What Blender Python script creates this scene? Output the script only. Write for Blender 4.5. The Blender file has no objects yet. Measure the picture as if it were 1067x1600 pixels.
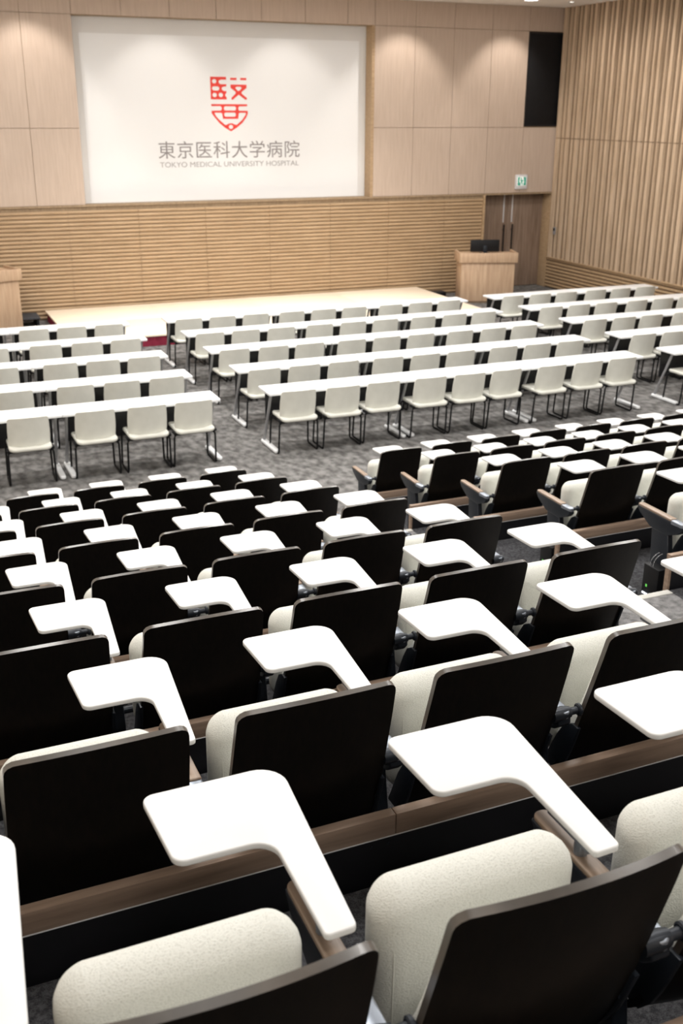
import bpy, bmesh, math, random
from mathutils import Vector, Matrix
C = bpy.context.scene.collection
D = bpy.data
random.seed(7)
PI = math.pi
# ------------------------------------------------------------------ camera
CAM = Vector((-3.9217, -11.3724, 3.8462))
PITCH, YAW, ROLL, FPX = 0.3665, 0.4031, -0.0050, 1638.28
def cam_axes():
    f = Vector((math.sin(YAW)*math.cos(PITCH), math.cos(YAW)*math.cos(PITCH), -math.sin(PITCH)))
    r = Vector((math.cos(YAW), -math.sin(YAW), 0)); d = f.cross(r)
    c, s = math.cos(ROLL), math.sin(ROLL)
    return c*r + s*d, -s*r + c*d, f
AR, AD, AF = cam_axes()
def px(x, y, z):
    q = Vector((x, y, z)) - CAM
    w = q.dot(AF)
    if w < .2: return (-9999, -9999)
    return 533.5 + FPX*q.dot(AR)/w, 800 + FPX*q.dot(AD)/w
cd = D.cameras.new('camera'); cam = D.objects.new('camera', cd); C.objects.link(cam)
cam.matrix_world = Matrix(((AR.x, -AD.x, -AF.x, CAM.x), (AR.y, -AD.y, -AF.y, CAM.y), (AR.z, -AD.z, -AF.z, CAM.z), (0, 0, 0, 1)))
cd.sensor_fit = 'VERTICAL'; cd.sensor_height = 36; cd.sensor_width = 24
cd.lens = FPX/1600*36; cd.clip_start = .05; cd.clip_end = 100
cd.dof.use_dof = True; cd.dof.focus_distance = 3.3; cd.dof.aperture_fstop = 5.6
bpy.context.scene.camera = cam
# ------------------------------------------------------------------ light
sc = bpy.context.scene
sc.view_settings.view_transform = 'Standard'; sc.view_settings.look = 'None'
sc.view_settings.gamma = 1; sc.view_settings.use_curve_mapping = False
sc.view_settings.exposure = 0.0
W = D.worlds.new('world'); sc.world = W; W.use_nodes = True
W.node_tree.nodes['Background'].inputs[0].default_value = (1, .98, .95, 1)
W.node_tree.nodes['Background'].inputs[1].default_value = .3
def area(x, y, z, sx, sy, power, col=(1, .985, .96), tilt=0, spread=180):
    l = D.lights.new('ceiling_and_fill_source', 'AREA'); l.shape = 'RECTANGLE'; l.size = sx; l.size_y = sy
    l.energy = power; l.color = col; l.spread = math.radians(spread)
    o = D.objects.new('ceiling_and_fill_source', l); C.objects.link(o); o.location = (x, y, z); o.rotation_euler = (tilt, 0, 0)
    return o
LP = 104
for yy, fy in ((-11.9, .36), (-8.6, .58), (-5.4, .8), (-2.2, .98), (1.0, 1.12), (4.2, 1.15)):  # rearmost row is fill added behind the camera for rear-facing sides
    for xx in (-3.4, .0, 3.4, 6.8):
        area(xx, yy, 5.86, 1.3, .5, LP*fy)
def spot(x, y, z, tx, ty, tz, power, ang, blend=.5, col=(1, .93, .86)):
    l = D.lights.new('wall_wash_source', 'SPOT'); l.energy = power; l.spot_size = math.radians(ang); l.spot_blend = blend
    l.color = col; l.shadow_soft_size = .05
    o = D.objects.new('wall_wash_source', l); C.objects.link(o); o.location = (x, y, z)
    v = Vector((tx-x, ty-y, tz-z)); o.rotation_euler = v.to_track_quat('-Z', 'Y').to_euler()
RWX = 10.1
WASH = (-3.6, -1.15, 1.35, 3.85, 6.3, 8.75)
for xx in WASH:
    spot(xx, 8.47, 5.86, xx, 9.56, 3.6, 60 if 0 < xx < 5 else 115, 80, .6)
for xx in (.2, 2.75, 5.3):
    area(xx, 7.6, 5.86, .5, .3, 34, spread=80)  # unseen overhead fill added to brighten the stage

for yy in (7.85, 6.3, 4.75, 3.2):
    spot(8.7, yy, 5.86, RWX, yy, 3.9, 70, 95, 1.0)  # soft spots added to brighten the upper right wall
# ------------------------------------------------------------------ materials
def mat(name, col, rough=.6, metal=0, spec=.5, build=None):
    m = D.materials.new(name); m.use_nodes = True
    b = m.node_tree.nodes['Principled BSDF']
    b.inputs['Base Color'].default_value = (*col, 1); b.inputs['Roughness'].default_value = rough
    b.inputs['Metallic'].default_value = metal; b.inputs['Specular IOR Level'].default_value = spec
    if build: build(m.node_tree, b)
    return m
def wood(c1, c2, axis, scale=1, bump=.02, stretch=14, dscale=1):
    def f(nt, b):
        n = nt.nodes; l = nt.links
        tc = n.new('ShaderNodeTexCoord'); mp = n.new('ShaderNodeMapping')
        s = [22*scale]*3; s[axis] = 22*scale/stretch; mp.inputs['Scale'].default_value = s
        nz = n.new('ShaderNodeTexNoise'); nz.inputs['Scale'].default_value = 1.6; nz.inputs['Detail'].default_value = 6; nz.inputs['Distortion'].default_value = .35
        cr = n.new('ShaderNodeValToRGB'); cr.color_ramp.elements[0].color = (*c1, 1); cr.color_ramp.elements[1].color = (*c2, 1)
        cr.color_ramp.elements[0].position = .33; cr.color_ramp.elements[1].position = .68
        bp = n.new('ShaderNodeBump'); bp.inputs['Strength'].default_value = bump; bp.inputs['Distance'].default_value = .002
        l.new(tc.outputs['Object'], mp.inputs[0]); l.new(mp.outputs[0], nz.inputs['Vector'])
        l.new(nz.outputs['Fac'], cr.inputs[0]); l.new(cr.outputs[0], b.inputs['Base Color'])
        l.new(nz.outputs['Fac'], bp.inputs['Height']); l.new(bp.outputs[0], b.inputs['Normal'])
    return f
def fabric(c1, c2, sc_=260, bump=.35, dist=.0012):
    def f(nt, b):
        n = nt.nodes; l = nt.links
        tc = n.new('ShaderNodeTexCoord')
        v = n.new('ShaderNodeTexVoronoi'); v.inputs['Scale'].default_value = sc_
        mp = n.new('ShaderNodeMapping'); mp.inputs['Scale'].default_value = (1, 1, 1.7)
        nz = n.new('ShaderNodeTexNoise'); nz.inputs['Scale'].default_value = sc_*1.5
        ad = n.new('ShaderNodeMath'); ad.operation = 'ADD'
        cr = n.new('ShaderNodeValToRGB'); cr.color_ramp.elements[0].color = (*c2, 1); cr.color_ramp.elements[1].color = (*c1, 1)
        cr.color_ramp.elements[0].position = .25; cr.color_ramp.elements[1].position = 1
        bp = n.new('ShaderNodeBump'); bp.inputs['Strength'].default_value = bump; bp.inputs['Distance'].default_value = dist
        l.new(tc.outputs['Object'], mp.inputs[0]); l.new(mp.outputs[0], v.inputs['Vector']); l.new(mp.outputs[0], nz.inputs['Vector'])
        l.new(v.outputs['Distance'], ad.inputs[0]); l.new(nz.outputs['Fac'], ad.inputs[1])
        l.new(ad.outputs[0], cr.inputs[0]); l.new(cr.outputs[0], b.inputs['Base Color'])
        l.new(ad.outputs[0], bp.inputs['Height']); l.new(bp.outputs[0], b.inputs['Normal'])
    return f
def carpet(c1, c2, sx, sy, fine=300, streak=True):
    def f(nt, b):
        n = nt.nodes; l = nt.links
        tc = n.new('ShaderNodeTexCoord'); mp = n.new('ShaderNodeMapping'); mp.inputs['Scale'].default_value = (sx, sy, sx)
        nz = n.new('ShaderNodeTexNoise'); nz.inputs['Scale'].default_value = 1; nz.inputs['Detail'].default_value = 3
        nf = n.new('ShaderNodeTexNoise'); nf.inputs['Scale'].default_value = fine; nf.inputs['Detail'].default_value = 2
        mx = n.new('ShaderNodeMix'); mx.data_type = 'FLOAT'; mx.inputs[0].default_value = .45
        cr = n.new('ShaderNodeValToRGB'); cr.color_ramp.elements[0].color = (*c1, 1); cr.color_ramp.elements[1].color = (*c2, 1)
        cr.color_ramp.elements[0].position = .4; cr.color_ramp.elements[1].position = .6
        bp = n.new('ShaderNodeBump'); bp.inputs['Strength'].default_value = .5; bp.inputs['Distance'].default_value = .003
        l.new(tc.outputs['Object'], mp.inputs[0]); l.new(mp.outputs[0], nz.inputs['Vector']); l.new(tc.outputs['Object'], nf.inputs['Vector'])
        l.new(nz.outputs['Fac'], mx.inputs[2]); l.new(nf.outputs['Fac'], mx.inputs[3]); l.new(mx.outputs[0], cr.inputs[0])
        l.new(cr.outputs[0], b.inputs['Base Color']); l.new(nf.outputs['Fac'], bp.inputs['Height']); l.new(bp.outputs[0], b.inputs['Normal'])
    return f
def mottle(c1, c2, s=3, rb=None):
    def f(nt, b):
        n = nt.nodes; l = nt.links
        tc = n.new('ShaderNodeTexCoord'); nz = n.new('ShaderNodeTexNoise'); nz.inputs['Scale'].default_value = s; nz.inputs['Detail'].default_value = 4
        cr = n.new('ShaderNodeValToRGB'); cr.color_ramp.elements[0].color = (*c1, 1); cr.color_ramp.elements[1].color = (*c2, 1)
        cr.color_ramp.elements[0].position = .35; cr.color_ramp.elements[1].position = .65
        l.new(tc.outputs['Object'], nz.inputs['Vector']); l.new(nz.outputs['Fac'], cr.inputs[0]); l.new(cr.outputs[0], b.inputs['Base Color'])
    return f
M = dict(
    tablet=mat('white_laminate', (.74, .74, .735), .35, build=mottle((.73, .73, .725), (.75, .75, .745), 5)),
    back=mat('espresso_veneer', (.01, .008, .006), .4, spec=.17, build=wood((.0045, .0037, .003), (.0085, .0065, .005), 2, 2, .02)),
    cream=mat('cream_weave', (.62, .6, .52), .9, spec=.2, build=fabric((.68, .68, .63), (.47, .47, .425), 230, .6, .0014)),
    cream_plain=mat('cream_upholstery', (.66, .64, .56), .8, spec=.25, build=mottle((.64, .635, .575), (.68, .675, .615), 8)),
    walnut=mat('walnut', (.25, .15, .09), .45, build=wood((.24, .168, .123), (.36, .258, .19), 0, 1.4)),
    walnut_arm=mat('walnut_armrest', (.3, .19, .12), .4, build=wood((.22, .155, .11), (.34, .25, .185), 1, 2)),
    slate=mat('slate_metal', (.022, .027, .036), .4, .3, build=mottle((.013, .017, .024), (.018, .022, .03), 10)),
    silver=mat('silver_metal', (.3, .33, .38), .35, .7, build=mottle((.28, .31, .36), (.33, .36, .41), 10)),
    rim=mat('veneer_edge', (.08, .066, .056), .28, spec=.9, build=mottle((.05, .042, .035), (.095, .08, .066), 12)),
    blackpanel=mat('black_laminate', (.008, .008, .01), .4, build=mottle((.007, .007, .009), (.01, .01, .012), 4)),
    black=mat('black_paint', (.007, .007, .008), .55, spec=.25, build=mottle((.006, .006, .007), (.008, .008, .009), 10)),
    carpet=mat('tier_carpet_shaded', (.1, .1, .1), .95, spec=.1, build=carpet((.03, .03, .033), (.085, .085, .09), 60, 60)),  # same carpet as the aisle, shadow between rows put into a darker colour
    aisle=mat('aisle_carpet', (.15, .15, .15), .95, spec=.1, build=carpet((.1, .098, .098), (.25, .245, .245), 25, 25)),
    hall=mat('hall_carpet', (.12, .12, .12), .95, spec=.1, build=carpet((.07, .067, .064), (.23, .222, .215), 11, 7)),
    nosing=mat('pale_nosing', (.55, .54, .5), .6, build=mottle((.52, .51, .47), (.58, .57, .53), 10)),
    wall_up=mat('beige_veneer', (.5, .38, .29), .5, build=wood((.48, .375, .3), (.54, .43, .35), 2, .7, .01)),
    slat=mat('tan_slat', (.42, .29, .17), .55, build=wood((.37, .25, .14), (.47, .33, .2), 0, .7, .01)),
    slat_v=mat('tan_slat_vertical', (.42, .3, .2), .55, build=wood((.45, .33, .22), (.6, .46, .33), 2, .7, .01)),
    slat_bk=mat('slat_backing', (.2, .14, .085), .7, build=wood((.17, .115, .07), (.23, .16, .1), 2, .7, .01)),
    slat_bk2=mat('slat_backing_tan', (.3, .21, .13), .7, build=wood((.25, .175, .105), (.34, .245, .15), 2, .7, .01)),
    door=mat('door_veneer', (.25, .17, .12), .5, build=wood((.2, .135, .095), (.3, .215, .16), 2, .6, .01)),
    lect=mat('lectern_oak', (.5, .34, .22), .5, build=wood((.42, .28, .18), (.55, .39, .26), 2, .8, .01)),
    maple=mat('stage_maple', (.8, .64, .47), .45, build=wood((.86, .73, .57), (.9, .79, .64), 0, .5, .01)),
    red=mat('red_skirt', (.22, .01, .035), .8, build=mottle((.2, .008, .03), (.25, .013, .04), 9)),
    ceiling=mat('ceiling_paint', (.82, .78, .74), .8, build=mottle((.8, .76, .72), (.84, .8, .76), 2)),
    plaster=mat('wall_paint', (.72, .65, .57), .8, build=mottle((.7, .63, .55), (.74, .67, .59), 2)),
    tabletop=mat('white_table_top', (.86, .87, .88), .4, build=mottle((.8, .81, .82), (.83, .84, .85), 4)),
    greymetal=mat('grey_metal', (.36, .36, .37), .4, .3, build=mottle((.34, .34, .35), (.38, .38, .39), 9)),
    whitemetal=mat('white_metal', (.75, .76, .78), .4, .2, build=mottle((.72, .73, .75), (.78, .79, .81), 9)),
    screen=mat('white_screen', (.8, .79, .77), .8, build=mottle((.7, .69, .68), (.72, .71, .7), 1.5)),
    red_ink=mat('red_print', (.75, .045, .03), .6, build=mottle((.73, .042, .028), (.77, .05, .034), 9)),
    grey_ink=mat('grey_print', (.2, .18, .18), .6, build=mottle((.23, .21, .21), (.27, .25, .25), 9)),
    lgrey_ink=mat('light_grey_print', (.42, .41, .41), .6, build=mottle((.33, .32, .32), (.37, .36, .36), 9)),
    green=mat('exit_green', (.02, .42, .3), .5, build=mottle((.02, .4, .28), (.02, .44, .32), 9)),
    clear=mat('clear_plastic', (.8, .82, .85), .15),
)
def emis(name, col, st, base=None):
    def f(nt, b):
        b.inputs['Emission Color'].default_value = (*col, 1); b.inputs['Emission Strength'].default_value = st
    return mat(name, base or col, .6, build=f)
M['lamp'] = emis('lamp_glow', (1, .96, .9), 12)
M['led_white'] = emis('white_led', (.85, .9, 1), 2.2)
M['led_green'] = emis('green_led', (.2, .9, .15), .25)
M['sign_face'] = emis('sign_face_glow', (.9, .95, .9), .35)
M['image'] = emis('lit_screen_image', (.97, .97, 1), .05, (.76, .76, .76))
_t = M['clear'].node_tree.nodes['Principled BSDF']; _t.inputs['Transmission Weight'].default_value = .85

# ------------------------------------------------------------------ mesh helpers
def finish(bm, smooth=True, angle=35):
    bmesh.ops.remove_doubles(bm, verts=bm.verts, dist=1e-6)
    bmesh.ops.recalc_face_normals(bm, faces=bm.faces)
    me = D.meshes.new('m'); bm.to_mesh(me); bm.free()
    if smooth:
        me.polygons.foreach_set('use_smooth', [True]*len(me.polygons))
        me.set_sharp_from_angle(angle=math.radians(angle))
    return me
def obj(name, bm, m, parent=None, smooth=True, angle=35):
    me = finish(bm, smooth, angle) if isinstance(bm, bmesh.types.BMesh) else bm
    if m is not None and not me.materials: me.materials.append(m)
    me.name = name
    o = D.objects.new(name, me); C.objects.link(o)
    if parent: o.parent = parent
    return o
def thing(name, label, cat, loc=(0, 0, 0), rz=0, group=None):
    o = D.objects.new(name, None); C.objects.link(o); o.location = loc; o.rotation_euler = (0, 0, rz); o.empty_display_size = .1
    o['label'] = label; o['category'] = cat
    if group: o['group'] = group
    return o
def tag(o, label, cat, group=None):
    o['label'] = label; o['category'] = cat
    if group: o['group'] = group
    return o
def struct(name, bm, m, parent=None, **k):
    o = obj(name, bm, m, parent, **k); o['kind'] = 'structure'; return o
def copy_tree(o, parent=None):
    c = o.copy(); C.objects.link(c)
    if parent: c.parent = parent
    for ch in list(o.children): copy_tree(ch, c)
    return c
def box(bm, x0, x1, y0, y1, z0, z1, ch=0):
    v = [bm.verts.new((x, y, z)) for x in (x0, x1) for y in (y0, y1) for z in (z0, z1)]
    fs = [(0, 1, 3, 2), (4, 6, 7, 5), (0, 4, 5, 1), (2, 3, 7, 6), (0, 2, 6, 4), (1, 5, 7, 3)]
    f = [bm.faces.new([v[i] for i in q]) for q in fs]
    if ch:
        es = list({e for ff in f for e in ff.edges})
        bmesh.ops.bevel(bm, geom=es, offset=ch, segments=2, affect='EDGES', profile=.5)
    return bm
def bx(*a, **k): return box(bmesh.new(), *a, **k)
def tube(bm, pts, r, n=10, cap=True):
    pts = [Vector(p) for p in pts]; rings = []
    for i, p in enumerate(pts):
        if i == 0: t = pts[1]-p
        elif i == len(pts)-1: t = p-pts[-2]
        else: t = (pts[i+1]-p).normalized() + (p-pts[i-1]).normalized()
        t.normalize()
        up = Vector((0, 0, 1)) if abs(t.z) < .9 else Vector((1, 0, 0))
        a = t.cross(up).normalized(); b = t.cross(a)
        rr = r[i] if isinstance(r, (list, tuple)) else r
        rings.append([bm.verts.new(p + rr*(math.cos(2*PI*k/n)*a + math.sin(2*PI*k/n)*b)) for k in range(n)])
    for A, B in zip(rings, rings[1:]):
        for k in range(n): bm.faces.new((A[k], A[(k+1) % n], B[(k+1) % n], B[k]))
    if cap: bm.faces.new(rings[0]); bm.faces.new(rings[-1])
    return bm
def bend(pts, r, n=5):
    """round the corners of a 3-D polyline"""
    P = [Vector(p) for p in pts]; out = [P[0]]
    for i in range(1, len(P)-1):
        a = (P[i-1]-P[i]); b = (P[i+1]-P[i]); q = min(r, a.length*.45, b.length*.45)
        s, e = P[i]+a.normalized()*q, P[i]+b.normalized()*q
        for k in range(n+1):
            t = k/n; out.append((1-t)**2*s + 2*t*(1-t)*P[i] + t*t*e)
    out.append(P[-1]); return out
def roundpoly(pts, n=6):
    """pts: (x, y, r) corners, returns 2-D outline with rounded corners"""
    out = []; N = len(pts)
    for i in range(N):
        p = Vector(pts[i][:2]); a = Vector(pts[i-1][:2])-p; b = Vector(pts[(i+1) % N][:2])-p; r = pts[i][2]
        if r <= 0: out.append(p); continue
        an = a.angle(b); q = min(r/math.tan(an/2), a.length*.49, b.length*.49); rr = q*math.tan(an/2)
        s = p+a.normalized()*q; e = p+b.normalized()*q; c = p+(a.normalized()+b.normalized()).normalized()*(rr/math.sin(an/2))
        a0 = math.atan2(s.y-c.y, s.x-c.x); a1 = math.atan2(e.y-c.y, e.x-c.x); d = (a1-a0+PI) % (2*PI)-PI
        for k in range(n+1): t = a0+d*k/n; out.append(c+rr*Vector((math.cos(t), math.sin(t))))
    return out
def offset(out, d):
    N = len(out); res = []
    for i in range(N):
        a = (out[i]-out[i-1]); b = (out[(i+1) % N]-out[i])
        if a.length < 1e-7: a = b
        if b.length < 1e-7: b = a
        a.normalize(); b.normalize(); n = Vector((-a.y-b.y, a.x+b.x))
        if n.length < 1e-6: n = Vector((-a.y, a.x))
        n.normalize(); k = max(.4, n.dot(Vector((-a.y, a.x))))
        res.append(out[i]+n*(d/k))
    return res
def area2(o): return sum(o[i-1].x*o[i].y-o[i].x*o[i-1].y for i in range(len(o)))/2
def slab(bm, outline, t0, t1, rnd=.003, seg=3, to3=lambda u, v, t: (u, v, t)):
    """extruded outline with rounded rims; to3 maps (u, v, t) into space"""
    o = [Vector(p) for p in outline]
    if area2(o) < 0: o.reverse()
    lay = []
    for k in range(seg+1):
        a = PI/2*k/seg; lay.append((rnd*(1-math.sin(a)), t0+rnd*(1-math.cos(a))))
    lay += [(i, t1-(t-t0)) for i, t in reversed(lay)]
    rings = [[bm.verts.new(to3(p.x, p.y, t)) for p in offset(o, i)] for i, t in lay]
    N = len(o)
    for A, B in zip(rings, rings[1:]):
        for k in range(N): bm.faces.new((A[k], A[(k+1) % N], B[(k+1) % N], B[k]))
    bm.faces.new(list(reversed(rings[0]))); bm.faces.new(rings[-1])
    return bm
def pillow(bm, w, h, cr, t, er, to3, crown=.01, n=8):
    """upholstered pad: rounded rectangle w x h, thickness t, soft edge er, both faces crowned"""
    o = roundpoly([(-w/2, 0, cr), (w/2, 0, cr), (w/2, h, cr), (-w/2, h, cr)], 8)
    def ring(i, tt): return [bm.verts.new(to3(p.x, p.y, tt)) for p in offset(o, i)]
    rings = []
    c = Vector((0, h/2))
    def inner(f, tt): return [bm.verts.new(to3(*((p-c)*f+c), tt)) for p in offset(o, er)]
    seq = []
    for f in (.25, .5, .75): seq.append(inner(f, -crown*(1-f**2)))
    for k in range(n+1):
        a = PI*k/n; d = er*(1-math.sin(a)); y = t/2-(t/2)*math.cos(a)
        seq.append(ring(d, y))
    for f in (.75, .5, .25): seq.append(inner(f, t+crown*(1-f**2)))
    N = len(o)
    for A, B in zip(seq, seq[1:]):
        for k in range(N): bm.faces.new((A[k], A[(k+1) % N], B[(k+1) % N], B[k]))
    bm.faces.new(seq[0]); bm.faces.new(seq[-1])
    return bm
def sheet(bm, nu, nv, pos, thick, nrm=None):
    """closed sheet: pos(u, v, s) with u in -1..1, v in 0..1, s = 0 rear / 1 front"""
    g = [[[bm.verts.new(pos(-1+2*i/nu, j/nv, s)) for j in range(nv+1)] for i in range(nu+1)] for s in (0, 1)]
    for s in (0, 1):
        for i in range(nu):
            for j in range(nv):
                bm.faces.new((g[s][i][j], g[s][i+1][j], g[s][i+1][j+1], g[s][i][j+1]))
    loop = [(i, 0) for i in range(nu)]+[(nu, j) for j in range(nv)]+[(i, nv) for i in range(nu, 0, -1)]+[(0, j) for j in range(nv, 0, -1)]
    for k in range(len(loop)):
        a, b = loop[k], loop[(k+1) % len(loop)]
        bm.faces.new((g[0][a[0]][a[1]], g[0][b[0]][b[1]], g[1][b[0]][b[1]], g[1][a[0]][a[1]]))
    return bm

# ------------------------------------------------------------------ room shell
FW, RW, LW, BW, CZ = 9.58, 10.17, -5.2, -13.2, 5.9      # front wall, right wall, left wall, back wall, ceiling
Y0, DP, H, SW = -2.2299, 1.0524, .2693, .5413           # tiers: tablet line of row one, tier depth, rise, seat pitch
struct('floor', bx(LW-.2, RW+.3, BW-.2, FW+.6, -.1, 0), M['hall'])
struct('ceiling', bx(LW-.2, RW+.3, BW-.2, FW+.6, CZ, CZ+.1), M['ceiling'])
struct('wall_left', bx(LW-.2, LW, BW, FW+.5, 0, CZ), M['plaster'])
struct('wall_back', bx(LW, RW, BW-.2, BW, 0, CZ), M['plaster'])
# front wall: backing pieces round the screen recess and the door recess
SX0, SX1, SZ0, SZ1, SD = -.3, 5.63, 2.13, 5.42, .3
DX0, DX1, DZ, DD = 8.42, 10.17, 2.1, .36
bm = bmesh.new()
box(bm, LW, DX0, FW+.02, FW+.42, 0, SZ0); box(bm, LW, SX0, FW+.02, FW+.42, SZ0, CZ)
box(bm, SX1+.06, RW, FW+.02, FW+.42, SZ0, CZ); box(bm, SX0, SX1+.06, FW+.02, FW+.42, SZ1, CZ); box(bm, SX0, SX1+.06, FW+SD+.02, FW+.42, SZ0, SZ1)
wall_front = struct('wall_front', bm, M['slat_bk2'])
# veneer panels above the ledge
bm = bmesh.new(); g = .004
def cols(xs, zs):
    for a, b in zip(xs, xs[1:]):
        for c, d in zip(zs, zs[1:]):
            box(bm, a+g, b-g, FW, FW+.03, c+g, d-g)
cols([LW, -4.8, -3.9, -3.0, -2.1, -1.2, SX0], [SZ0, 3.5, SZ1, CZ])
cols([SX0, .6, 1.5, 2.4, 3.3, 4.2, 5.1, SX1+.06], [SZ1, CZ])
cols([SX1+.06, 6.6, 7.5, 8.4, 9.3], [SZ0, 3.5, SZ1, CZ])
cols([9.3, RW], [SZ0, 3.5]); cols([9.3, RW], [SZ1, CZ])
struct('veneer_panels', bm, M['wall_up'], wall_front, smooth=False)
bm = bmesh.new()
box(bm, SX1, SX1+.06, FW-.005, FW+SD, SZ0, SZ1); 
struct('trim_1', bm, M['slat'], None)
struct('trim_2', bx(LW, RW, FW-.02, FW+.02, SZ0-.035, SZ0), M['slat_bk2'])
# horizontal slatted wainscot
bm = bmesh.new()
xs = [LW, -4.68, -3.34, -2.0, -.653, .69, 2.035, 3.38, 4.725, 6.07, 7.415, DX0-.05]
zp = .075
for a, b in zip(xs, xs[1:]):
    for k in range(28):
        z = .02+k*zp
        if z+.056 > SZ0-.035: break
        y0 = FW+.02
        pr = [(y0, z), (y0-.022, z+.008), (y0-.028, z+.02), (y0-.028, z+.037), (y0-.022, z+.049), (y0, z+.057)]
        A = [bm.verts.new((a+.004, p, q)) for p, q in pr]; B = [bm.verts.new((b-.004, p, q)) for p, q in pr]
        for i in range(len(pr)-1): bm.faces.new((A[i], B[i], B[i+1], A[i+1]))
        bm.faces.new(A); bm.faces.new(B)
struct('slat_panels', bm, M['slat'], wall_front, smooth=False)
struct('trim_3', bx(DX0-.05, DX0, FW-.03, FW+DD, 0, SZ0-.03), M['slat'])
# door recess
bm = bmesh.new(); box(bm, DX0-.05, RW+.1, FW+DD+.05, FW+.6, 0, SZ0+.1)
struct('door_backing', bm, M['slat_bk'], wall_front)
struct('door_header', bx(DX0, RW, FW+.03, FW+.42, DZ, SZ0+.0), M['slat_bk2'], wall_front)
dm = (DX0+DX1)/2-.06
for i, (a, b, hx) in enumerate(((DX0, dm, dm-.11), (dm, DX1, dm+.11))):
    d = struct('door_%d' % (i+1), bx(a+.006, b-.006, FW+DD-.02, FW+DD+.03, .01, DZ-.01, ch=.004), M['door'])
    bm = bmesh.new(); tube(bm, [(hx, FW+DD-.075, .25), (hx, FW+DD-.075, 1.42)], .017)
    for z in (.4, 1.3): tube(bm, [(hx, FW+DD-.075, z), (hx, FW+DD-.015, z)], .01)
    h = obj('door_handle', bm, M['black'], d); h['label'] = 'long black pull handle'
    bm = bmesh.new(); box(bm, hx-.014, hx+.014, FW+DD-.03, FW+DD-.015, 1.46, DZ-.03, ch=.003)
    obj('edge_strip', bm, M['whitemetal'], d)
struct('trim_5', bx(RW-.02, RW+.01, FW+.01, FW+DD+.04, 0, DZ, ch=.003), M['slat'])
# screen and its print
scr = thing('projection_screen', 'large white screen with red shield emblem and hospital name, set in front wall', 'screen', ((SX0+SX1)/2, FW+SD, SZ0))
def at_screen(o): o.location = (-(SX0+SX1)/2, -(FW+SD), -SZ0)
o = obj('screen_surface', bx(SX0+.002, SX1-.002, FW+SD-.01, FW+SD+.015, SZ0+.002, SZ1-.002), M['screen'], scr); at_screen(o)
o = obj('screen_image', bx(-.14, 5.47, FW+SD-.016, FW+SD-.01, SZ0+.004, 5.14), M['image'], scr); at_screen(o)
KF = (FW+SD-CAM.y)/(FW-CAM.y)
def sx(x): return CAM.x+(x-CAM.x)*KF
def sz(z): return CAM.z+(z-CAM.z)*KF
YF = FW+SD-.018
def curve_mesh(splines, scale_to):
    cu = D.curves.new('c', 'CURVE'); cu.dimensions = '2D'; cu.fill_mode = 'BOTH'; cu.extrude = .0015
    for s in splines:
        sp = cu.splines.new('POLY'); sp.points.add(len(s)-1); sp.use_cyclic_u = True
        for p, q in zip(sp.points, s): p.co = (*scale_to(*q), 0, 1)
    t = D.objects.new('t', cu); C.objects.link(t)
    me = D.meshes.new_from_object(t.evaluated_get(bpy.context.evaluated_depsgraph_get())); D.objects.remove(t)
    return me
def rect(x0, y0, x1, y1, r=0):
    return [(p.x, p.y) for p in roundpoly([(x0, y0, r), (x1, y0, r), (x1, y1, r), (x0, y1, r)], 5)] if r else [(x0, y0), (x1, y0), (x1, y1), (x0, y1)]
def circ(x, y, r): return [(x+r*math.cos(2*PI*k/20), y+r*math.sin(2*PI*k/20)) for k in range(20)]
EX0, EX1, EZ0, EZ1 = sx(2.225), sx(2.967), sz(3.44), sz(4.425)
def es(x, y): return EX0+(x-280)/(825-280)*(EX1-EX0), EZ1-(y-102)/(915-102)*(EZ1-EZ0)
EM = [
 [(285, 105), (518, 105), (518, 145), (440, 146), (412, 160), (405, 182), (418, 205), (440, 213), (518, 213), (518, 245), (480, 248), (455, 258), (448, 278), (458, 300), (480, 312), (518, 315), (518, 342), (500, 358), (498, 385), (518, 410), (518, 438), (285, 438)],
 circ(342, 172, 32), rect(308, 246, 414, 308, 30), circ(342, 373, 32), circ(433, 373, 32),
 rect(578, 117, 672, 149), rect(728, 117, 817, 149),
 [(580, 216), (818, 216), (818, 265), (742, 325), (745, 352), (818, 412), (818, 440), (795, 440), (697, 365), (612, 440), (590, 440), (590, 412), (650, 352), (655, 325), (580, 265)],
 [(650, 268), (668, 248), (726, 248), (745, 268), (715, 303), (697, 310), (680, 303)],
 [(288, 508), (820, 508), (820, 538), (700, 540), (688, 560), (688, 585), (700, 606), (826, 606), (826, 650), (800, 710), (740, 790), (655, 862), (568, 915), (480, 862), (400, 790), (335, 710), (290, 645), (288, 606), (425, 604), (440, 585), (440, 560), (425, 538), (288, 538)],
 rect(472, 540, 652, 602, 25), rect(474, 634, 646, 696, 25), circ(568, 850, 32),
 [(330, 636), (428, 636), (445, 650), (455, 728), (680, 728), (690, 650), (705, 636), (800, 636), (788, 675), (740, 745), (655, 820), (620, 812), (600, 800), (568, 794), (535, 800), (515, 812), (485, 822), (400, 745), (350, 685)],
]
me = curve_mesh(EM, es)
o = obj('shield_emblem', me, M['red_ink'], scr); o['label'] = 'red shield emblem'
RX = Matrix.Rotation(PI/2, 4, 'X')
me.transform(RX); me.transform(Matrix.Translation((-(SX0+SX1)/2, YF-(FW+SD), -SZ0)))
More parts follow.
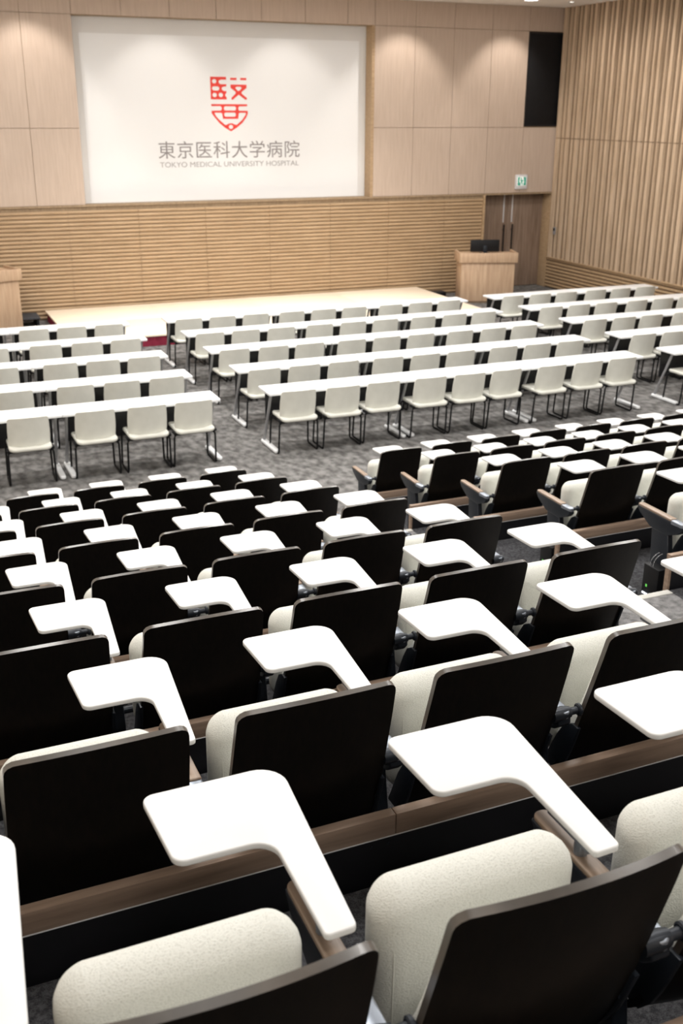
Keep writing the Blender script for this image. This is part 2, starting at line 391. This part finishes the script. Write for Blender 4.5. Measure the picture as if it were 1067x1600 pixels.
def words(name, s, x0, x1, z0, z1, m, off=0.0):
    cu = D.curves.new('t', 'FONT'); cu.body = s; cu.extrude = .0015; cu.offset = off
    if name == 'hospital_name': cu.space_character = 1.06
    t = D.objects.new('t', cu); C.objects.link(t); bpy.context.view_layer.update()
    me = D.meshes.new_from_object(t.evaluated_get(bpy.context.evaluated_depsgraph_get())); D.objects.remove(t)
    xs = [v.co.x for v in me.vertices]; ys = [v.co.y for v in me.vertices]
    a, b, c, d = min(xs), max(xs), min(ys), max(ys)
    me.transform(Matrix.Translation((-a, -c, 0)))
    me.transform(Matrix.Diagonal(((x1-x0)/(b-a), (z1-z0)/(d-c), 1, 1)))
    me.transform(RX); me.transform(Matrix.Translation((x0-(SX0+SX1)/2, YF-(FW+SD), z0-SZ0)))
    return obj(name, me, m, scr)
words('hospital_name', '東京医科大学病院', sx(1.152), sx(4.045), sz(2.945), sz(3.262), M['grey_ink'])
words('english_name', 'TOKYO MEDICAL UNIVERSITY HOSPITAL', sx(1.17), sx(4.025), sz(2.785), sz(2.88), M['lgrey_ink'])
# black speaker panel
t = thing('speaker_grille', 'tall black fabric panel set high in the wall by the corner', 'speaker panel', (9.75, FW, 3.52))
o = obj('grille_cloth', bx(-.42, .41, -.004, .03, .03, 1.86, ch=.004), M['black'], t)
bm = bmesh.new()
for a in ((-.445, -.42, 0, 1.89), (.41, .42, 0, 1.89)): box(bm, a[0], a[1], -.008, .03, a[2], a[3])
for a in ((0, .03), (1.86, 1.89)): box(bm, -.42, .41, -.008, .03, a[0], a[1])
obj('grille_frame', bm, M['blackpanel'], t)
# right wall
bm = bmesh.new(); box(bm, RW, RW+.2, BW, FW+.5, 0, CZ)
wr = struct('wall_right', bm, M['slat_bk'])
bm = bmesh.new(); bm2 = bmesh.new(); y = FW-.06; k = 0
rr = random.Random(3)
while y > -1.5:
    wd, dp = ((.10, .06), (.06, .035), (.09, .055), (.05, .035))[k % 4]
    b_ = bm
    for z0, z1 in ((.70, 3.27), (3.285, CZ)):
        v = [(RW, y), (RW-dp, y-.006), (RW-dp, y-wd+.006), (RW, y-wd)]
        A = [b_.verts.new((p, q, z0)) for p, q in v]; B = [b_.verts.new((p, q, z1)) for p, q in v]
        for i in range(3): b_.faces.new((A[i], A[i+1], B[i+1], B[i]))
        b_.faces.new(A); b_.faces.new(B)
    y -= (.19, .17, .19, .165)[k % 4]; k += 1
struct('vertical_slats', bm, M['slat_v'], wr, smooth=False); bm2.free()
bm = bmesh.new()
for k in range(9):
    z = .02+k*zp
    pr = [(RW, z), (RW-.03, z+.008), (RW-.036, z+.02), (RW-.036, z+.037), (RW-.03, z+.049), (RW, z+.057)]
    A = [bm.verts.new((p, -1.5, q)) for p, q in pr]; B = [bm.verts.new((p, FW-.01, q)) for p, q in pr]
    for i in range(len(pr)-1): bm.faces.new((A[i], B[i], B[i+1], A[i+1]))
    bm.faces.new(A); bm.faces.new(B)
struct('horizontal_slats', bm, M['slat'], wr, smooth=False)
struct('trim_4', bx(RW-.06, RW, -1.5, FW-.01, .67, .70, ch=.004), M['slat'])
t = thing('wall_outlet', 'small grey control plate on slatted right wall beside the door', 'wall plate', (RW-.055, 9.3, 1.3))
obj('plate', bx(-.015, 0, -.045, .045, -.08, .08, ch=.004), M['greymetal'], t)
obj('socket', bx(-.022, -.014, -.03, .03, .0, .06, ch=.003), M['black'], t)
# ceiling lights in view
def downlight(x, y, r, label):
    t = thing('ceiling_downlight', label, 'ceiling light', (x, y, CZ), 0)
    bm = bmesh.new(); n = 24
    prof = [(r, 0), (r+.02, -.004), (r+.02, -.01), (r-.004, -.012), (r-.01, -.004)]
    rings = [[bm.verts.new((a*math.cos(2*PI*k/n), a*math.sin(2*PI*k/n), z)) for k in range(n)] for a, z in prof]
    for A, B in zip(rings, rings[1:]):
        for k in range(n): bm.faces.new((A[k], A[(k+1) % n], B[(k+1) % n], B[k]))
    obj('trim_ring', bm, M['whitemetal'], t)
    bm = bmesh.new(); bmesh.ops.create_circle(bm, cap_ends=True, segments=24, radius=r-.008, matrix=Matrix.Translation((0, 0, -.006)))
    obj('lamp_face', bm, M['lamp'], t)
downlight(8.55, 8.4, .14, 'larger round downlight in the ceiling above the doors')
downlight(9.5, 8.4, .05, 'small round downlight in the ceiling corner next to the right wall')
downlight(9.8, 7.85, .035, 'tiny spotlight at the top edge beside the slatted wall')
# exit sign
t = thing('exit_sign', 'green and white running-man exit sign above the double doors', 'exit sign', (9.31, FW, 2.36))
obj('sign_case', bx(-.15, .15, -.05, 0, -.155, .155, ch=.01), M['whitemetal'], t)
obj('sign_face', bx(-.115, .115, -.056, -.048, -.08, .11, ch=.003), M['sign_face'], t)
def ex(pts): return [Vector(p) for p in pts]
bm = bmesh.new()
T3 = lambda u, v, t_: (u, -.056-t_, v)
for q in ([(-.105, -.072), (-.03, -.072), (-.07, .02), (-.05, .104), (-.105, .104)], [(.105, -.072), (.04, -.072), (.06, .0), (.035, .104), (.105, .104)]):
    slab(bm, ex(q), 0, .002, .0005, 1, T3)
slab(bm, ex([(-.02+.018*math.cos(a*PI/6), .075+.018*math.sin(a*PI/6)) for a in range(12)]), 0, .002, .0005, 1, T3)
slab(bm, ex([(-.04, .05), (.02, .05), (.045, .01), (.03, .005), (.01, .03), (.005, .0), (.03, -.03), (.02, -.07), (.005, -.07), (.012, -.035), (-.015, -.015), (-.03, -.05), (-.06, -.055), (-.055, -.04), (-.04, -.035), (-.025, .0), (-.02, .03), (-.05, .02)]), 0, .002, .0003, 1, T3)
o = obj('pictogram', bm, M['green'], t, smooth=False); o['label'] = 'green running figure and door'

# ------------------------------------------------------------------ stage and lecterns
st = thing('stage', 'low maple-topped stage with dark red skirt below the screen', 'stage', (2.75, 8, 0))
bm = bmesh.new()
for i in range(4):
    for j in range(2):
        box(bm, -4+2*i+.002, -2+2*i-.002, -1.55+1.53*j+.002, -.02+1.53*j-.002, .17, .2, ch=.002)
obj('stage_deck', bm, M['maple'], st)
bm = bmesh.new(); o = []
def wave(x0, y0, x1, y1, n):
    r = []
    for k in range(n): 
        t_ = k/n; s = .012*math.sin(k*PI/1.5); dx, dy = x1-x0, y1-y0; L_ = math.hypot(dx, dy)
        r.append((x0+dx*t_+dy/L_*s, y0+dy*t_-dx/L_*s))
    return r
P = wave(-3.97, -1.52, 3.97, -1.52, 160)+wave(3.97, -1.52, 3.97, 1.46, 60)+wave(3.97, 1.46, -3.97, 1.46, 20)+wave(-3.97, 1.46, -3.97, -1.52, 60)
A = [bm.verts.new((*p, 0)) for p in P]; B = [bm.verts.new((*p, .17)) for p in P]
for k in range(len(P)): bm.faces.new((A[k-1], A[k], B[k], B[k-1]))
obj('stage_skirt', bm, M['red'], st, angle=80)
t = thing('stage_step', 'dark grey portable step at the left end of the stage', 'step', (-1.62, 9.2, 0))
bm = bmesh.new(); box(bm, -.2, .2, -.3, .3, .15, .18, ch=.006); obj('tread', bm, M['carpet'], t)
bm = bmesh.new(); box(bm, -.17, -.13, -.28, .28, 0, .15); box(bm, .13, .17, -.28, .28, 0, .15); obj('side_frame', bm, M['black'], t)
t = thing('cable_box', 'low black floor box at the right rear corner of the stage', 'floor box', (7.1, 9.25, 0))
obj('box_body', bx(-.2, .2, -.12, .12, 0, .1, ch=.01), M['black'], t)
obj('box_lid', bx(-.205, .205, -.125, .125, .1, .115, ch=.004), M['slate'], t)
def lectern(x, y, rz, label, hh=1.05):
    t = thing('lectern', label, 'lectern', (x, y, 0), rz)
    obj('body', bx(-.57, .57, -.3, .28, .04, hh-.2, ch=.004), M['lect'], t)
    obj('plinth', bx(-.55, .55, -.28, .26, 0, .04), M['slat_bk'], t)
    bm = bmesh.new(); box(bm, -.62, .62, -.35, -.31, hh-.2, hh, ch=.004)
    for s in (-1, 1): box(bm, s*.6-.02, s*.6+.02, -.31, .32, hh-.2, hh, ch=.004)
    obj('fascia', bm, M['lect'], t)
    obj('desk_top', bx(-.58, .58, -.31, .3, hh-.2, hh-.05), M['lect'], t)
    return t
lectern(7.83, 8.42, -.33, 'light oak lectern with a monitor on it, in front of the double doors')
lectern(-2.4, 8.85, .33, 'light oak lectern left of the stage, cut by the left edge', 1.12)
def at_lect(cx, cy, rz, u, v, z): 
    return (cx+u*math.cos(rz)-v*math.sin(rz), cy+u*math.sin(rz)+v*math.cos(rz), z)
t = thing('monitor', 'black computer monitor seen from behind on the right lectern', 'monitor', at_lect(7.83, 8.42, -.33, -.02, .05, 1.0), -.33)
obj('casing', bx(-.31, .31, -.03, .02, .03, .28, ch=.012), M['black'], t)
bm = bmesh.new(); box(bm, -.04, .04, -.06, -.025, .0, .16, ch=.006); box(bm, -.1, .1, -.09, .07, 0, .012, ch=.004); obj('stand', bm, M['slate'], t)
obj('screen', bx(-.295, .295, .018, .024, .045, .265), M['blackpanel'], t)
t = thing('microphone', 'black gooseneck microphone on the left lectern at the frame edge', 'microphone', at_lect(-2.4, 8.85, .33, .3, 0, 1.07))
bm = bmesh.new(); tube(bm, [(0, 0, 0), (0, 0, .015)], .05, 16); obj('microphone_base', bm, M['black'], t)
bm = bmesh.new(); tube(bm, bend([(0, 0, .015), (0, 0, .1), (-.12, .1, .17)], .1), .006); obj('gooseneck', bm, M['black'], t)
bm = bmesh.new(); tube(bm, [(-.1, .085, .16), (-.13, .108, .175), (-.19, .155, .205)], [.012, .02, .018]); obj('windscreen', bm, M['black'], t)

# ------------------------------------------------------------------ training tables and chairs
TZ = .72; TD = .42
def make_table():
    t = thing('training_table', '', 'table')
    bm = bmesh.new()
    slab(bm, roundpoly([(.002, 0, .012), (1.798, 0, .012), (1.798, TD, .012), (.002, TD, .012)], 4), TZ-.03, TZ, .004)
    obj('table_top', bm, M['tabletop'], t)
    obj('modesty_panel', bx(.07, 1.73, TD-.05, TD-.038, .30, TZ-.03, ch=.003), M['blackpanel'], t)
    obj('under_rail', bx(.06, 1.74, TD/2-.03, TD/2+.02, TZ-.07, TZ-.027, ch=.004), M['black'], t)
    for x in (.06, 1.74):
        bm = bmesh.new()
        tube(bm, [(x, .12, TZ-.03), (x, .235, .42), (x, TD-.02, .05)], [.017, .017, .02], 12)
        lg = obj('leg', bm, M['greymetal'], t)
        bm = bmesh.new()
        o_ = roundpoly([(x-.033, -.09, .032), (x+.033, -.09, .032), (x+.036, TD+.03, .034), (x-.036, TD+.03, .034)], 4)
        slab(bm, o_, .006, .045, .012)
        obj('foot', bm, M['tabletop'], lg)
    return t
def make_chair():
    t = thing('stacking_chair', '', 'chair')
    def pos(u, v, s):
        w = .216+.006*math.sin(v*PI)-.003*v
        u = math.copysign(1-(1-abs(u))**1.6, u)
        cr = .022; x = u*w; top = .0
        ed = max(0, abs(x)-(w-cr))
        z0 = .455+.006*u*u; z1 = .785-.012*u*u-(cr-math.sqrt(max(0, cr*cr-ed*ed)))*.9
        z = z0+(z1-z0)*v
        y = .035-.045*v-.012*v*v+.065*u*u + (.018 if s else 0)
        return (x, y, z)
    bm = sheet(bmesh.new(), 16, 8, pos, .014); obj('backrest', bm, M['cream_plain'], t, angle=50)
    bm = bmesh.new()
    pillow(bm, .45, .45, .06, .045, .018, lambda u, v, s: (u, -.022+v, .40+s+.02*(u/.225)**2), crown=.004); obj('seat', bm, M['cream_plain'], t, angle=50)
    bm = bmesh.new()
    for s in (-1, 1):
        pts = bend([(s*.19, .38, .405), (s*.235, .40, .40), (s*.245, .43, .012), (s*.245, .09, .012), (s*.238, .06, .385), (s*.19, .1, .4)], .035, 4)
        tube(bm, pts, .0115, 8)
    tube(bm, [(-.24, .06, .395), (.24, .06, .395)], .008, 8); tube(bm, [(-.2, .38, .4), (.2, .38, .4)], .008, 8)
    obj('sled_frame', bm, M['black'], t, angle=60)
    for s in (-1, 1):
        obj('seat_clip', bx(s*.235-.014, s*.235+.014, .02, .13, .405, .432, ch=.005), M['black'], t)
    return t
TY = [0, 1.2003, 2.4288, 3.6511, 4.8389]
OR5 = ['nearest row', 'second nearest row', 'third row', 'second farthest row', 'farthest row by the stage']
base_t, base_c = make_table(), make_chair(); first_t = first_c = True
rj = random.Random(5)
blocks = {'left': (-4.193, 2), 'middle': (0, 3), 'right': (5.931, 2)}
tname = {'left': ['table at the wall side', 'table beside the aisle'], 'middle': ['left table', 'centre table', 'right table'], 'right': ['table beside the aisle', 'table at the wall side']}
cpos = ['left', 'middle', 'right']
for bn, (bx0, nt) in blocks.items():
    for r, ty in enumerate(TY):
        for i in range(nt):
            x = bx0+1.8*i
            p0 = px(x, ty, TZ); p1 = px(x+1.8, ty, TZ)
            if p1[0] < -5 or p0[0] > 1075: continue
            t = base_t if first_t else copy_tree(base_t); first_t = False
            t.location = (x, ty, 0)
            t['label'] = 'white training table, %s block, %s, %s' % (bn, OR5[r], tname[bn][i])
            t['group'] = 'white training tables on the flat floor'
            sh = {'left': (0, .03), 'middle': (0, -.06, -.08), 'right': (0, -.05)}[bn][i]
            for k, off in enumerate((.30, .86, 1.41)):
                cx = x+off+sh+rj.uniform(-.012, .012); cy = ty-.215+rj.uniform(-.012, .012)
                q = px(cx, cy, .7)
                if q[0] < -35 or q[0] > 1105: continue
                if bn == 'right' and r == 0 and k > 0: continue
                c = base_c if first_c else copy_tree(base_c); first_c = False
                c.location = (cx, cy, 0); c.rotation_euler = (0, 0, rj.uniform(-.03, .03))
                c['label'] = 'cream chair, %s seat, %s, %s block, %s' % (cpos[k], tname[bn][i], bn, OR5[r].replace(' by the stage', ''))
                c['group'] = 'cream chairs at the training tables'

# ------------------------------------------------------------------ tiers
def tier_edge(k): return Y0-DP*(k-1)-.75        # front edge of tier k (k = 1 is behind seat row one)
XA0, XA1 = -1.065, -.157                         # the stepped aisle
for k in range(1, 9):
    yb = tier_edge(k+1) if k < 8 else BW
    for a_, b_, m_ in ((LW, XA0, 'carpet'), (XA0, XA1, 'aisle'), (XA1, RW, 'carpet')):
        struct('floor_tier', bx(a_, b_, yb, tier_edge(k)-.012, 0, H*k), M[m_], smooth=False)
for k in range(1, 9):
    e = tier_edge(k)
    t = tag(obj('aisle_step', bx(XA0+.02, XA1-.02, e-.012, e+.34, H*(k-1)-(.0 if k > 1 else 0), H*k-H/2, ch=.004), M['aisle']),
        ['lowest carpeted step of the aisle between the seat blocks', 'second carpeted aisle step from the hall floor', 'third carpeted aisle step from the hall floor', 'fourth carpeted aisle step from the hall floor', 'fifth carpeted aisle step from the hall floor, by the seat post light', 'sixth carpeted aisle step from the hall floor', 'seventh carpeted aisle step, hidden behind near seats', 'topmost carpeted aisle step'][k-1], 'step', 'carpeted half steps in the aisle')
    obj('nosing', bx(XA0+.02, XA1-.02, e+.305, e+.345, H*k-H/2-.001, H*k-H/2+.004, ch=.001), M['nosing'], t)
    struct('trim_%d' % (10+k), bx(XA0, XA1, e-.052, e-.006, H*k-.03, H*k+.004, ch=.002), M['nosing'])

# ------------------------------------------------------------------ auditorium seats
# local frame: origin on the tier floor, x = seat centre, Y = (distance from the tablet front line) + .45
YO = .45; XC = .0165
PROF = [(-.757, .871), (-.735, .785), (-.708, .69), (-.682, .60), (-.658, .52), (-.637, .455), (-.617, .40), (-.59, .34), (-.545, .29)]
def prof(v):
    f = (1-v)*(len(PROF)-1); i = min(int(f), len(PROF)-2); t = f-i
    return PROF[i][0]*(1-t)+PROF[i+1][0]*t, PROF[i][1]*(1-t)+PROF[i+1][1]*t
def back_pos(u, v, s, w0=.230, w1=.212, th=.016, top=1.0):
    u = math.copysign(1-(1-abs(u))**1.9, u)
    w = w0+(w1-w0)*v; x = u*w; cr = .026
    ed = max(0, abs(x)-(w-cr)); cut = (cr-math.sqrt(max(0, cr*cr-ed*ed)))
    vv = v*top
    y, z = prof(vv)
    y2, z2 = prof(max(0, vv-.02)); ty, tz = y-y2, z-z2
    L_ = math.hypot(ty, tz) or 1; ty /= L_; tz /= L_
    lift = .020*(1-u*u)*max(0, (v-.6)/.4)-cut*max(0, (v-.85)/.15)
    y += ty*lift; z += tz*lift
    y += .030*u*u-.013                    # edges wrap forward
    ny, nz = tz, -ty
    if ny < 0: ny, nz = -ny, -nz
    off = th if s else 0
    return (x+XC, y+ny*off+YO, z+nz*off)
def pad_pos(u, v, s):
    w = .215-.012*v; e = 1-max(0, (abs(u)-.82)/.18)**2
    ev = min(1, (1-v)/.08)**.5 if v > .92 else 1
    lum = .028+.045*math.exp(-((v-.27)/.2)**2)
    X, Y, Z = back_pos(u*.97, .05+v*.90, 0, .222, .190, .016)
    th = .0165 + (lum*math.sqrt(max(.0, e))*ev if s else 0)
    X2, Y2, Z2 = back_pos(u*.97, .05+v*.90, 1, .222, .190, th)
    return (X2, Y2, Z2)
def make_seat(left_arm=False, detail=True, light=False, last=False):
    t = thing('auditorium_seat', '', 'seat')
    bm = sheet(bmesh.new(), 20, 18, lambda u, v, s: back_pos(u, v, s), .016)
    es_ = [e for e in bm.edges if len(e.link_faces) == 2 and e.calc_face_angle(0) > 1.0]
    bmesh.ops.bevel(bm, geom=es_, offset=.004, segments=3, affect='EDGES', profile=.5)
    bmesh.ops.recalc_face_normals(bm, faces=bm.faces)
    for f in bm.faces:
        if f.calc_center_median().z > .44 and abs(f.normal.y) < .8: f.material_index = 1
    o = obj('back_panel', bm, M['back'], t, angle=50); o.data.materials.append(M['rim'])
    bm = sheet(bmesh.new(), 22, 14, pad_pos, .04); o = obj('back_cushion', bm, M['cream'], t, angle=75)
    for s in (-1, 1):        # metal cheeks that carry the backrest
        pts = [back_pos(0, v, 1) for v in (.06, .16, .26, .36, .46, .50)]
        o_ = [Vector((p[1]-.012, p[2])) for p in pts]+[Vector((p[1]+d_, p[2])) for p, d_ in reversed(list(zip(pts, (.06, .07, .07, .065, .05, .02))))]
        bm = bmesh.new(); xx = XC+s*.221; slab(bm, o_, xx-.006, xx+.006, .002, 2, lambda u, v, t_: (t_, u+.014, v)); obj('side_bracket', bm, M['slate'], t)
    # tipped-up seat cushion: sitting side faces the backrest
    tilt = .05
    def up(u, v, s): return (u+.008, YO-.50+s-v*.02, .328+v+.02*(1-(u/.21)**2)*max(0, v/.36))
    bm = pillow(bmesh.new(), .412, .368, 0.055, .11, .05, up, crown=.008, n=10); sc_ = obj('seat_cushion', bm, M['cream'], t, angle=70)
    bm = bmesh.new(); slab(bm, roundpoly([(-.16, .04, .06), (.16, .04, .06), (.16, .29, .06), (-.16, .29, .06)]), .108, .122, .004, 3, up)
    obj('seat_pan', bm, M['back'], t)
    if detail:
        bm = bmesh.new()
        for s in (-1, 1):
            bm = bmesh.new(); tube(bm, [up(s*.178, v_, .0135-.008*(1 if v_ < .3 else 0)) for v_ in (.05, .15, .25, .30)]+[up(s*.172, .335, .012), up(s*.166, .36, .034)], .0012, 6)
            obj('seam', bm, M['cream_plain'], sc_)
        for s in (-1, 1):
            X, Y, Z = back_pos(s*.84, .36, 0)
            bm = bmesh.new(); tube(bm, [(X, Y+.003, Z), (X, Y-.003, Z-.0006)], [.0065, .0055], 12); obj('screw', bm, M['slate'], t)
    bm = bmesh.new()          # hinge bar under the cushion
    tube(bm, [(-.262, YO-.42, .385), (.262, YO-.42, .385)], .014, 10); obj('hinge_bar', bm, M['slate'], t)
    def arm(s, with_tab):
        ax = s*.2706
        bm = bmesh.new(); side = roundpoly([(-.27, .598, .006), (-.30, .56, .03), (-.40, .505, .06), (-.55, .50, .06), (-.645, .54, .03), (-.67, .565, .01), (-.668, .588, .006), (-.58, .598, .01)], 4)
        to = lambda u, v, tt: (ax+tt, u+YO, v)
        slab(bm, side, -.021, .021, .006, 3, to)
        a = obj('armrest', bm, M['slate'], t, angle=50)
        bm = bmesh.new(); slab(bm, roundpoly([(ax-.02, YO-.275, .018), (ax+.02, YO-.275, .018), (ax+.022, YO-.575, .002), (ax-.022, YO-.575, .002)], 5), .596, .609, .003)
        obj('armrest_cap', bm, M['walnut_arm'], a)
        bm = bmesh.new(); slab(bm, roundpoly([(ax-.022, YO-.577, .002), (ax+.022, YO-.577, .002), (ax+.02, YO-.672, .018), (ax-.02, YO-.672, .018)], 5), .58, .606, .005)
        obj('armrest_heel', bm, M['silver'], a)
        # standard, foot and the rod to the backs
        bm = bmesh.new(); slab(bm, roundpoly([(-.595, 0, 0), (-.46, 0, 0), (-.435, .30, .03), (-.42, .505, 0), (-.56, .505, 0), (-.60, .28, .03)], 4), -.019, .019, .005, 2, to)
        p = obj('standard', bm, M['slate'], t, angle=50)
        bm = bmesh.new(); slab(bm, roundpoly([(ax-.03, YO-.66, .01), (ax+.03, YO-.66, .01), (ax+.03, YO-.40, .01), (ax-.03, YO-.40, .01)], 3), 0, .012, .003); obj('foot_plate', bm, M['slate'], p)
        bm = bmesh.new()
        yr = YO-.652
        if s > 0: tube(bm, [(ax-.04, yr, .592), (ax+(.022 if last else .06), yr, .592)], .0115, 12); tube(bm, [(ax-.036, yr, .592), (ax+.0, yr, .592), (ax+.024, yr, .592)], [.021, .022, .017], 12)
        else: tube(bm, [(ax-.005, yr, .592), (ax+.06, yr, .592)], .0115, 12)
        r_ = obj('connecting_rod', bm, M['slate'], t)
        if not last:
            bm = bmesh.new(); tube(bm, [(ax+.05, yr, .592), (ax+.053, yr, .592), (ax+.060, yr, .592), (ax+.063, yr, .592)], [.015, .019, .019, .015], 14)
            obj('rod_collar', bm, M['slate'], r_)
        if with_tab:
            x0 = .0455
            o_ = roundpoly([(x0-.002, 0, .024), (x0+.295, 0, .06), (x0+.258, -.494, .012), (x0+.199, -.496, .010), (x0+.199, -.224, .045), (x0+.012, -.222, .026)], 7)
            bm = bmesh.new(); slab(bm, [Vector((p_.x, p_.y+YO)) for p_ in o_], .657, .672, .0035, 3)
            tb = obj('writing_tablet', bm, M['tablet'], t, angle=50)
            bm = bmesh.new(); box(bm, ax-.022, ax+.018, YO-.47, YO-.33, .646, .657, ch=.003); tube(bm, [(ax, YO-.42, .60), (ax, YO-.42, .655)], .014, 12)
            obj('tablet_pivot', bm, M['silver'], tb)
        return p
    arm(1, True)
    if left_arm:
        p = arm(-1, False)
        if light:
            ax = -.2706
            b_ = obj('aisle_light', bx(ax-.085, ax-.018, YO-.60, YO-.47, .12, .31, ch=.004), M['black'], p); b_['label'] = 'black aisle light box'
            obj('light_strip', bx(ax-.088, ax-.084, YO-.59, YO-.48, .125, .135), M['led_white'], b_)
            obj('indicator', bx(ax-.087, ax-.084, YO-.515, YO-.503, .175, .19), M['led_green'], b_)
            bm = bmesh.new()
            for yy in (-.60, -.575):
                tube(bm, [(ax-.075+.0, YO+yy+.06, .311)]+[(ax-.02-.06*math.cos(a*PI/12), YO+yy+.06, .311+.07*math.sin(a*PI/12)) for a in range(7)], .0025, 6)
            obj('clear_guard', bm, M['clear'], b_)
    return t
proto = {}
def seat(key, loc, label, group):
    if key not in proto: proto[key] = t = make_seat(*key); 
    else: t = copy_tree(proto[key])
    t.location = loc; t['label'] = label; t['group'] = group
    return t
ORD = ['first', 'second', 'third', 'fourth', 'fifth', 'sixth', 'seventh', 'eighth', 'ninth', 'tenth', 'eleventh', 'twelfth']
RNAME = ['front row', 'second row', 'third row', 'fourth row', 'fifth row', 'sixth row', 'seventh row', 'nearest row']
X0L, X0R = -3.0581-.0455, .3036-.0455
right_end = {}
def visible(x, y, z):
    c = [px(x+a, y+b, z+d) for a in (-.25, .33) for b in (-.75+.45, .0+.45) for d in (.0, .35, .9)]
    c = [q for q in c if q[0] > -9000]
    return c and max(q[0] for q in c) > 0 and min(q[0] for q in c) < 1067 and max(q[1] for q in c) > 0 and min(q[1] for q in c) < 1600
for k in range(8):
    y = Y0-DP*k-YO; z = H*k
    for c in range(3, -4, -1):
        x = X0L+c*SW
        if not visible(x, y, z) or x-.3 < LW: continue
        seat((False, k >= 4, False, c == 3), (x, y, z), 'black-backed seat with white writing tablet, left tier block, %s, %s seat from the aisle' % (RNAME[k], ORD[3-c]), 'auditorium seats of the left tier block')
    for c in range(0, 12):
        x = X0R+c*SW
        if not visible(x, y, z): continue
        seat((c == 0, k >= 3, c == 0 and k >= 2), (x, y, z), 'black-backed seat with white writing tablet, right tier block, %s, %s seat from the aisle' % (RNAME[k], ORD[c]), 'auditorium seats of the right tier block')
        right_end[k] = x+.3
# walnut rails on black riser panels behind each row
n = 20
for k in range(8):
    e = tier_edge(k+1); zf = H*(k+1)
    for side, (a, b) in (('left', (-5.15, XA0)), ('right', (XA1, 8.0))):
        if side == 'right' and k > 5: continue
        n += 1
        rail = bmesh.new()
        js = [a]+[x for x in [-2.873+.0-(.0 if k == 6 else .27*((k*2) % 4)), ] if a < x < b]+[q for q in (2.6+.3*(k % 3), 5.3+.3*(k % 3)) if a < q < b]+[b]
        for p, q in zip(js, js[1:]): box(rail, p+.0012, q-.0012, e-.002, e+.030, zf+.144, zf+.208, ch=.0015)
        t = struct('trim_%d' % n, rail, M['walnut'])
        struct('riser_panel', bx(a+.015, b-.015, e+.002, e+.022, H*k, zf+.1435), M['blackpanel'], t)
        struct('edge_strip', bx(a, b, e-.004, e+.0, zf+.1418, zf+.1438), M['whitemetal'], t)
        struct('end_cap', bx(*( (b-.0145, b+.002) if side == 'left' else (a-.002, a+.0145) ), e-.001, e+.031, H*k+.0, zf+.2082), M['walnut'], t)
        bm = bmesh.new(); x = js[1] if len(js) > 2 else a+1
        for q in (x-.05, x+.0, x+1.3, x-1.3):
            if a < q < b: tube(bm, [(q-.02, e+.003, zf+.118), (q-.02, e-.001, zf+.118)], .004, 8)
        struct('bolt', bm, M['slate'], t)
